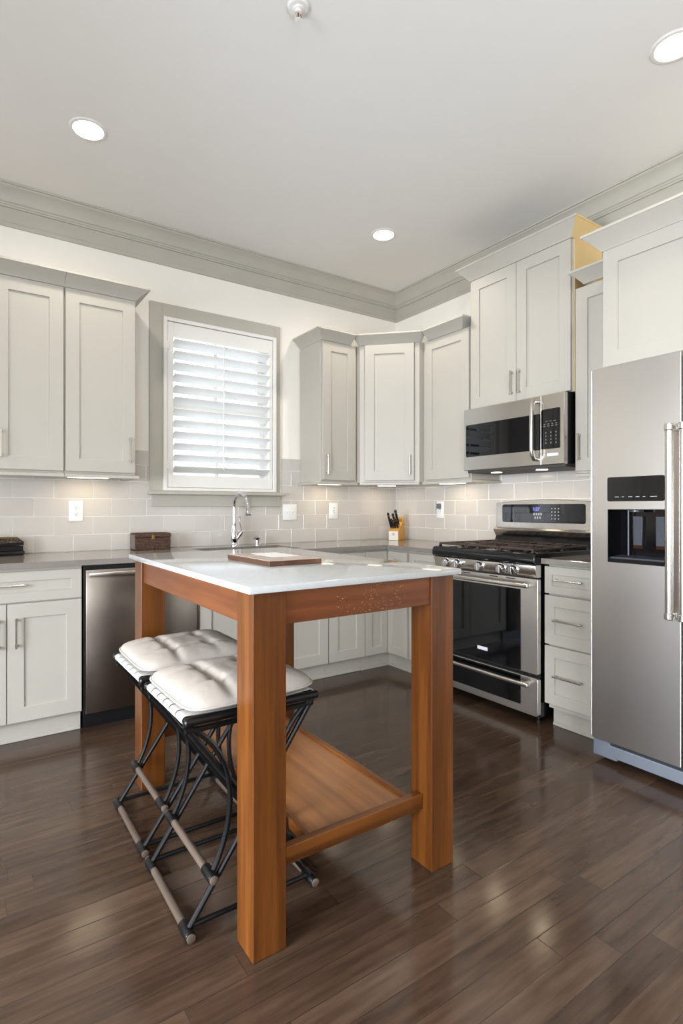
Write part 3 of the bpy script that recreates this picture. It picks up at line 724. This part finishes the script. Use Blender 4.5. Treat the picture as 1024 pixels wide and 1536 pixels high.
b = NB(); box(b, IX0-.022, IX1+.010, IY0-.026, IY1+.020, ZT+.0003, .986, .003, seg=2); part('tabletop', b, 'island_quartz', isl, 'pale grey polished stone top')
b = NB(); box(b, IX0+LEG, IX1-LEG, -2.424, -2.396, .190, .240, .002); part('stretcher', b, 'oak_x', isl)
b = NB(); box(b, IX0+LEG, IX1-LEG, -1.382, -1.354, .190, .240, .002); part('stretcher', b, 'oak_x', isl)
b = NB(); box(b, -2.398, -2.034, -2.395, -1.383, .205, .225); b2 = part('shelf', b, 'shelf_y', isl, 'low shelf of worn golden-brown board')
b = NB(); box(b, -2.034, -2.014, -2.395, -1.383, .200, .234, .001); box(b, -2.412, -2.398, -2.395, -1.383, .200, .232, .001); part('shelf_lip', b, 'oak_y', b2)

# ================================================================ STOOLS
STY = [-2.110, -1.6675]
SCX = -2.530
def stool_parts(st, cy):
    y0, y1 = cy-.203, cy+.203
    fx = .200; rx = .212; zr = .600
    L, Rr = SCX-fx, SCX+fx; TL, TR = SCX-rx, SCX+rx
    fl, fr_ = SCX-.128, SCX+.128       # foot rails
    for yy, s in ((y0+.030, 1), (y1-.030, -1)):
        b = NB(); r = .0085
        # straight crossing bars
        b = NB(); tube(b, [(L, yy, .018), (SCX, yy-.004*s, .300), (TR-.004, yy, zr-.012)], r, 10); part('cross_bar', b, 'black_iron', st)
        b = NB(); tube(b, [(Rr, yy, .018), (SCX, yy+.010*s, .300), (TL+.004, yy, zr-.012)], r, 10); part('cross_bar', b, 'black_iron', st)
        for tx, fx_, sg in ((TL, fl, 1), (TR, fr_, -1)):
            ctr = []
            P0, P1, P2, P3 = Vector((tx+.012*sg, yy, zr-.016)), Vector((tx+.185*sg, yy, .47)), Vector((tx+.150*sg, yy, .27)), Vector((fx_+.004*sg, yy, .160))
            for k in range(17):
                t_ = k/16; ctr.append(P0*(1-t_)**3+P1*3*t_*(1-t_)**2+P2*3*t_*t_*(1-t_)+P3*t_**3)
            b = NB(); tube(b, ctr, r*.95, 10); part('curved_leg', b, 'black_iron', st)
        b = NB(); tube(b, [(L+.01, yy, .030), (Rr-.01, yy, .030)], .0075, 10); part('floor_bar', b, 'black_iron', st)
        b = NB(); tube(b, [(TL+.006, yy, zr-.030), (TR-.006, yy, zr-.030)], .0085, 10); part('lower_seat_bar', b, 'black_iron', st)
    for x, z, rr in ((L, .0165, .0125), (Rr, .0165, .0125), (fl-.006, .150, .0125), (fr_+.006, .150, .0125)):
        b = NB(); tube(b, [(x, y0+.062, z), (x, y1-.062, z)], rr*.92, 14); rd_ = part('floor_rail' if z < .1 else 'foot_rail', b, 'bamboo', st, 'bamboo-look rail')
        for a, e in ((y0+.004, y0+.066), (y1-.066, y1-.004)):
          b = NB(); tube(b, [(x, a, z), (x, a+.002, z), (x, e-.002, z), (x, e, z)], [rr*1.12, rr*1.22, rr*1.22, rr*1.12], 14)
          part('rail_sleeve', b, 'black_iron', rd_)
        for a in (y0-.003, y1-.004):
          b = NB(); tube(b, [(x, a, z), (x, a+.0015, z), (x, a+.0055, z), (x, a+.007, z)], [rr*.75, rr*1.0, rr*1.0, rr*.9], 14)
          part('rail_cap', b, 'bamboo', rd_)
    # seat frame: end rails and side rails
    for yy in (y0+.014, y1-.014):
        b = NB(); pts = [(TL-.004, yy, zr)]+[(TL+(TR-TL)*k/8, yy, zr) for k in range(9)]+[(TR+.004, yy, zr)]
        tube(b, pts, [.009]+[.0125]*9+[.009], 14); part('seat_rail', b, 'black_iron', st)
    for x in (TL+.010, TR-.010):
        b = NB(); tube(b, [(x, y0+.026, zr), (x, y1-.026, zr)], .0095, 12); part('side_rail', b, 'black_iron', st)
    # webbing straps wrapped round the side rails
    n = 6; span0, span1 = y0+.030, y1-.030; wd_ = (span1-span0)/n
    for k in range(n):
        a, e = span0+k*wd_+.0040, span0+(k+1)*wd_-.0040; R1 = .0135
        xl, xr = TL+.010, TR-.010
        out = [(xl+(xr-xl)*j/10, zr+R1-.006*math.sin(PI*j/10)) for j in range(11)]
        out += [(xr+R1*math.sin(q), zr+R1*math.cos(q)) for q in [PI*j/8 for j in range(1, 8)]]
        out += [(xr+(xl-xr)*j/10, zr-R1+.004*math.sin(PI*j/10)) for j in range(0, 11)]
        out += [(xl-R1*math.sin(q), zr-R1*math.cos(q)) for q in [PI*j/8 for j in range(1, 8)]]
        b = NB(); bb = bmesh.new(); rows = []
        for yy, sh_ in ((a, .002), (a+.004, 0), (e-.004, 0), (e, .002)):
            rows.append([bb.verts.new((p[0], yy, zr+(p[1]-zr)*(1-sh_*40))) for p in out])
        m_ = len(out)
        for r_ in range(3):
            for j in range(m_): bb.faces.new((rows[r_][j], rows[r_][(j+1) % m_], rows[r_+1][(j+1) % m_], rows[r_+1][j]))
        bmesh.ops.recalc_face_normals(bb, faces=bb.faces[:]); bmesh.ops.solidify(bb, geom=bb.faces[:], thickness=.0018)
        merge(b, bb); part('strap', b, 'strap_cloth', st, 'white woven strap', smooth=60)
GS = 'stools pulled under the island'
for cy, lab in ((STY[0], 'black iron stool with white strap seat nearer the camera, under the island'), (STY[1], 'black iron stool with white strap seat farther back, by the dishwasher side')):
    st = thing('stool', lab, 'stool', (SCX, cy, 0), 0, GS); stool_parts(st, cy)

def cushion(cy, seed, dx=0.0, dy=0.0, rot=0.0):
    hx, hy, n = .211, .205, 56
    bb = bmesh.new(); up, dn = {}, {}
    zc = .6215
    buttons = [(sx*.36, sy*.36) for sx in (-1, 1) for sy in (-1, 1)]
    for i in range(n+1):
        for j in range(n+1):
            a, c = -1+2*i/n, -1+2*j/n
            # square to rounded square
            p = 7.0; rr = max(abs(a), abs(c)); nn = (abs(a)**p+abs(c)**p)**(1/p) or 1
            k = rr/nn if nn else 1
            x, y = a*k*hx, c*k*hy
            e = max(0.0, 1-rr**3.2)**.55
            cr = 0
            for L in (-.36, .36):
                cr += (.62 if L < 0 else .22)*math.exp(-((a-L)/.08)**2)*(1-.3*abs(c)) + .12*math.exp(-((c-L)/.09)**2)
            for ba, bc in buttons: cr += .60*math.exp(-(((a-ba)**2+(c-bc)**2)/.014))
            cr = min(cr, .92)
            nz = noise.noise(Vector((a*2.2+seed, c*2.2, seed)))*.004*e
            t_ = .046*e*(1-.50*cr)+nz
            wr = noise.noise(Vector((a*9+seed*3, c*9, 4)))*.0012*e
            lift = .006*max(0, a*.5+.5)*abs(a)
            up[i, j] = bb.verts.new((x, y, zc+.010+t_+wr+lift))
            if rr < .9999: dn[i, j] = bb.verts.new((x, y, zc+.010-.016*e+lift))
            else: dn[i, j] = up[i, j]
    for i in range(n):
        for j in range(n):
            bb.faces.new((up[i, j], up[i+1, j], up[i+1, j+1], up[i, j+1]))
            q = [dn[i, j], dn[i, j+1], dn[i+1, j+1], dn[i+1, j]]
            if len(set(q)) == 4 and not all(v in up.values() for v in q):
                try: bb.faces.new(q)
                except ValueError: pass
    bmesh.ops.recalc_face_normals(bb, faces=bb.faces[:])
    edge = [(i, 0) for i in range(n)]+[(n, j) for j in range(n)]+[(n-i, n) for i in range(n)]+[(0, n-j) for j in range(n)]
    pts = [up[k].co.copy() for k in edge]
    Mx = Matrix.Translation((SCX+dx, cy+dy, 0)) @ Matrix.Rotation(rot, 4, 'Z')
    bmesh.ops.transform(bb, matrix=Mx, verts=bb.verts[:])
    return bb, [Mx @ p for p in pts], [Mx @ Vector((ba*hx, bc*hy, zc+.0275)) for ba, bc in buttons]
for cy, seed, lab, dx, rt in ((STY[0], 1.3, 'cream tufted seat cushion on the nearer stool', .002, .015), (STY[1], 5.1, 'cream tufted seat cushion on the farther stool', .006, -.01)):
    bb, pts, bts = cushion(cy, seed, dx, 0, rt)
    cu = thing('seat_cushion', lab, 'cushion', (SCX, cy, .615), 0, 'tufted stool cushions')
    part('pad', bb, 'cushion_cloth', cu, smooth=80)
    b = NB(); tube(b, pts, .0038, 8, closed=True); part('piping', b, 'cushion_cloth', cu, smooth=80)
    for q in bts:
        b = NB(); lathe(b, [(.007, -.003), (.0075, .0), (.005, .002), (.001, .0026)], q, 12); part('button', b, 'cushion_cloth', cu)

# ================================================================ THINGS ON THE TOPS
# cutting board
cb_ = thing('cutting_board', 'flat wooden board with a pale top lying on the island', 'board', (-2.26, -1.91, .9865))
b = NB(); box(b, -2.374, -2.160, -2.088, -1.737, .9865, 1.0035, .0012); part('board', b, 'board_wood', cb_)
b = NB(); box(b, -2.371, -2.163, -2.085, -1.740, 1.0030, 1.0052, .0008); part('top_face', b, 'board_top', cb_, 'pale top surface')
b = NB(); box(b, -2.290, -2.180, -1.960, -1.770, 1.0048, 1.0058, .0003); part('white_patch', b, 'plate_white', cb_, 'white rectangle on the board top')  # thin white rectangle over part of the pale top

# faucet
fc = thing('faucet', 'tall chrome gooseneck faucet behind the sink', 'faucet', (-1.622, -.112, .914))
fxp, fyp = -1.622, -.112
b = NB(); lathe(b, [(.030, .9142), (.030, .919), (.024, .926), (.021, .935), (.024, .950), (.026, .972), (.024, 1.000), (.019, 1.030), (.016, 1.060), (.0165, 1.064), (.0165, 1.072), (.013, 1.076)], (fxp, fyp, 0), 24); part('body', b, 'chrome', fc)
pts = [(fxp, fyp, 1.07), (fxp, fyp, 1.13), (fxp, fyp, 1.19)]
cc = (fyp-.108, 1.195)
for k in range(1, 15):
    a = PI*k/14*.95; pts.append((fxp+.0, cc[0]+.108*math.cos(a), cc[1]+.094*math.sin(a)))
b = NB(); tube(b, pts, .0115, 16); part('spout', b, 'chrome', fc)
e = Vector(pts[-1]); d_ = (e-Vector(pts[-2])).normalized()
hp = [e, e+d_*.012, e+d_*.05, e+d_*.060, e+d_*.074]
b = NB(); tube(b, hp, [.013, .0155, .0165, .022, .023], 18); part('spray_head', b, 'chrome', fc)
b = NB(); tube(b, [(fxp+.010, fyp-.004, .955), (fxp+.040, fyp-.016, 1.000), (fxp+.052, fyp-.020, 1.018)], [.013, .016, .012], 14)
tube(b, [(fxp+.050, fyp-.019, 1.014), (fxp+.046, fyp-.022, 1.045), (fxp+.036, fyp-.020, 1.080), (fxp+.034, fyp-.018, 1.110), (fxp+.040, fyp-.02, 1.128)], [.006, .005, .006, .007, .004], 10); part('lever', b, 'chrome', fc)
# soap dispenser
sd = thing('soap_dispenser', 'small chrome soap pump right of the faucet', 'soap dispenser', (-1.440, -.120, .914))
b = NB(); lathe(b, [(.026, .9142), (.026, .919), (.015, .924), (.014, .950), (.022, .953), (.023, .970), (.014, .980), (.001, .983)], (-1.440, -.120, 0), 20); part('base', b, 'chrome', sd)
b = NB(); tube(b, [(-1.440, -.120, .966), (-1.468, -.140, .971), (-1.490, -.156, .964)], [.008, .007, .005], 10); part('nozzle', b, 'chrome', sd)

# wicker chest
wc = thing('wicker_chest', 'small brown wicker box with a hinged lid by the tiles', 'box', (-2.205, -.095, .914))
b = NB(); box(b, -2.320, -2.095, -.160, -.030, .9142, .995, .003); part('body', b, 'wicker', wc)
b = NB(); prism(b, [(-.163, .996), (-.163, 1.010), (-.150, 1.024), (-.040, 1.024), (-.028, 1.010), (-.028, .996)], 'x', -2.323, -2.092, .003); ld = part('lid', b, 'wicker', wc)
b = NB(); box(b, -2.325, -2.3205, -.150, -.040, .920, 1.012, .001); part('end_panel', b, 'wick_grey', wc)
b = NB(); box(b, -2.218, -2.200, -.168, -.161, .984, 1.010, .002); part('clasp', b, 'gold_line', wc)

# black lidded box at the far left, turned a little
a_ = math.radians(24); c0 = Vector((-2.935, -.120, 0))
lb = bpy.data.objects.new('lidded_box', None); COL.objects.link(lb); lb.location = (c0.x, c0.y, .914); lb.rotation_euler = (0, 0, a_); lb.empty_display_size = .05
tag(lb, 'black lidded box with patterned sloping lid at the left edge of the worktop', 'box'); BASE[lb.name] = Vector((0, 0, .914))
b = NB(); box(b, -.300, 0, 0, .090, .9145, .940, .006, seg=2); part('base', b, 'lacquer_black', lb)
b = NB(); box(b, -.296, -.006, .004, .086, .9405, .968, .002); box(b, -.298, -.003, .002, .088, .971, .984, .003); part('body', b, 'lacquer_black', lb)
b = NB(); prism(b, [(-.298, .9845), (-.003, .9845), (-.003, .990), (-.045, 1.020), (-.256, 1.020), (-.298, .990)], 'y', .002, .088, .001); ll = part('lid', b, 'tray_pattern', lb, 'sloping lid with a fine pattern')
b = NB(); box(b, -.254, -.047, -.0006, .089, 1.014, 1.0215, .001); part('gold_band', b, 'gold_line', ll)

# knife block and knives
kb_rot = math.radians(-64); KB = Matrix.Rotation(-kb_rot, 3, 'Z') @ Vector((-.185, -.215, 0))
kx, ky = KB.x, KB.y
kb = thing('knife_block', 'pale wooden knife block in the worktop corner', 'knife block', (kx, ky, .914), kb_rot)
b = NB(); W = .044
prism(b, [(ky-.060, .9145), (ky-.060, .992), (ky+.030, 1.068), (ky+.078, .9145)], 'x', kx-W, kx+W, .0015); part('block', b, 'block_wood', kb)
b = NB(); box(b, kx-W+.001, kx+W-.001, ky-.0625, ky-.0598, .9155, .9915, .001); fp = part('front_face', b, 'block_white', kb, 'whitish front face')
b = NB(); box(b, kx-.011, kx+.011, ky-.0632, ky-.0624, .956, .976); part('mark', b, 'print_grey', fp)
b = NB(); prism(b, [(ky+.028, 1.096), (ky+.050, 1.108), (ky+.104, .9145), (ky+.082, .9145)], 'x', kx-W, kx+W, .001); part('back_rest', b, 'block_wood', kb)
hd = Vector((0, -.50, .87)).normalized()
ks = [(-.030, -.034, .150, .0095), (-.010, -.036, .095, .009), (.010, -.036, .090, .009), (.030, -.034, .092, .009), (.018, .004, .140, .011), (-.012, .004, .105, .011)]
for i, (u, dq, L, r) in enumerate(ks):
    zs = .992+(dq+.060)*(.076/.09)
    p = Vector((kx+u, ky+dq, zs))+hd*.0022
    lab = ['tallest black handled knife at the left of the knife block', 'black handled knife beside the tallest at front left of the block', 'black handled knife at front centre right of the block', 'black handled knife at the front right end of the block', 'long black handled knife standing at the back right of the block', 'short black handled knife at the back left of the block'][i]
    kn = thing('kitchen_knife', lab, 'knife', (p.x, p.y, p.z), kb_rot, 'knives in the block')
    b = NB(); tube(b, [p+hd*.008, p+hd*(L*.35), p+hd*(L*.7), p+hd*(L-.006), p+hd*L+Vector((0, -.003, 0))], [r*.85, r, r*.9, r*1.05, r*.5], 10, flat=1.0); part('handle', b, 'knife_handle', kn)
    b = NB(); tube(b, [p, p+hd*.009], r*.9, 10); tube(b, [p+hd*(L*.80), p+hd*(L*.86)], r*1.08, 10); part('bolster', b, 'nickel', kn)

# outlets and switch plates
def plate(name, label, u0, u1, z0, z1, rot=0.0, kind='duplex'):
    o = thing(name, label, 'outlet' if kind != 'switch' else 'switch', ((u0+u1)/2, -.011, z0), rot, 'wall plates on the backsplash')
    b = NB(); box(b, u0, u1, -.0165, -.0105, z0, z1, .002, seg=2); part('cover_plate', b, 'plate_white', o)
    uc, zc = (u0+u1)/2, (z0+z1)/2
    if kind == 'duplex':
        for s in (-.021, .021):
            b = NB(); prism(b, rrect(uc-.016, uc+.016, zc+s-.014, zc+s+.014, .006, 3), 'y', -.0180, -.0160); q = part('socket', b, 'plate_white', o)
            b = NB(); box(b, uc-.008, uc-.005, -.0184, -.0178, zc+s-.001, zc+s+.008); box(b, uc+.005, uc+.008, -.0184, -.0178, zc+s-.001, zc+s+.008); lathe(b, [(.003, -.0184), (.003, -.0178)], (uc, 0, zc+s-.007), 10, 'y'); part('slot', b, 'slot_dark', q)
    elif kind == 'switch':
        for s in (-.023, .023):
            b = NB(); box(b, uc+s-.005, uc+s+.005, -.0180, -.0160, zc-.012, zc+.012, .001); prism(b, [(-.018, zc-.006), (-.027, zc+.006), (-.025, zc+.010), (-.018, zc+.006)], 'x', uc+s-.004, uc+s+.004); part('toggle', b, 'plate_white', o)
    else:
        b = NB(); box(b, uc-.017, uc+.017, -.0180, -.0160, zc-.034, zc+.034, .001); q = part('socket', b, 'plate_white', o)
        b = NB()
        for s in (-.021, .019):
            box(b, uc-.008, uc-.005, -.0184, -.0178, zc+s-.001, zc+s+.008); box(b, uc+.005, uc+.008, -.0184, -.0178, zc+s-.001, zc+s+.008)
        box(b, uc-.007, uc+.007, -.0184, -.0178, zc-.003, zc+.003); part('slot', b, 'slot_dark', q)
    return o
plate('wall_outlet', 'white double socket on the tiles left of the wicker box', -2.688, -2.604, 1.104, 1.232)
plate('light_switch', 'white double switch plate on the tiles just right of the window', -1.170, -1.045, 1.092, 1.216, kind='switch')
plate('wall_outlet', 'white socket plate under the narrow cabinet right of the window', -.735, -.648, 1.098, 1.228, kind='gfci')
pl = plate('wall_outlet', 'white socket plate on the right wall between knife block and range', .521, .600, 1.106, 1.240, RW, kind='gfci')
b = NB(); box(b, .545, .576, -.046, -.0182, 1.180, 1.222, .006, seg=2); part('plug', b, 'grey_plastic', pl, 'small grey plug-in')

# under-cabinet lights
GL = 'lit under-cabinet lights'
def strip(label, u0, u1, d0, d1, z, rot=0.0, e=2.2):
    o = thing('under_cabinet_light', label, 'light', ((u0+u1)/2, (d0+d1)/2, z), rot, GL)
    b = NB(); box(b, u0, u1, d0, d1, z-.013, z-.0005, .002); part('housing', b, 'white_paint', o)
    b = NB(); box(b, u0+.008, u1-.008, d0+.006, d1-.006, z-.0155, z-.0132); part('lens', b, 'strip_lens', o, 'glowing lens')
    c = Matrix.Rotation(rot, 3, 'Z') @ Vector(((u0+u1)/2, (d0+d1)/2, z-.018))
    l = lamp('AREA', 'under_cabinet_glow', c, e, UC, (0, 0, rot), shape='RECTANGLE', size=(u1-u0)*.9, size_y=(d1-d0)*.8)
strip('lit light strip under the cabinet left of the window', -2.72, -2.48, -.20, -.13, 1.385, e=.38)
strip('lit light strip under the narrow cabinet right of the window', -.93, -.73, -.20, -.13, 1.385, e=.38)
strip('lit light strip under the corner cabinet', -.36, -.20, -.24, -.17, 1.385, e=.38)
strip('lit light strip under the cabinet left of the microwave', .72, .95, -.20, -.13, 1.385, RW, e=.38)

# recessed ceiling lights
names = {0: 'recessed ceiling light at the left above the left cabinets', 1: 'recessed ceiling light near the middle, above the room corner', 2: 'recessed ceiling light at the right edge above the refrigerator'}
for i, (x, y) in enumerate(CANS):
    lab = names.get(i, 'assumed ceiling light out of view')
    if i > 2: continue
    o = thing('recessed_light', lab, 'ceiling light', (x, y, H-.012), 0, 'recessed ceiling lights')
    b = NB(); lathe(b, [(.070, -.004), (.072, -.007), (.084, -.006), (.090, -.0005), (.070, -.0005)], (x, y, H), 36, caps=False); part('trim_ring', b, 'white_paint', o)
    b = NB(); lathe(b, [(.0705, -.0045), (.060, -.0075), (.030, -.0095), (.001, -.010)], (x, y, H), 36); part('lens', b, 'lamp_lens', o, 'glowing lens')
# sprinkler
sx, sy = -2.198, -1.985
o = thing('sprinkler_head', 'small white fire sprinkler head on the ceiling at the top of the photo', 'sprinkler', (sx, sy, H-.05))
b = NB(); lathe(b, [(.040, -.0005), (.042, -.004), (.036, -.010), (.022, -.012), (.020, -.016), (.012, -.018), (.012, -.026)], (sx, sy, H), 28); part('escutcheon', b, 'white_paint', o)
b = NB(); tube(b, [(sx-.010, sy, H-.026), (sx-.013, sy, H-.036), (sx-.004, sy, H-.052)], .0022, 8); tube(b, [(sx+.010, sy, H-.026), (sx+.013, sy, H-.036), (sx+.004, sy, H-.052)], .0022, 8); part('frame', b, 'nickel', o)
b = NB(); tube(b, [(sx, sy, H-.026), (sx, sy, H-.050)], .003, 10); part('glass_bulb', b, 'brass_red', o, 'small red bulb')
b = NB(); lathe(b, [(.004, -.050), (.014, -.053), (.014, -.0545), (.002, -.0555)], (sx, sy, H), 20); part('deflector', b, 'white_paint', o)
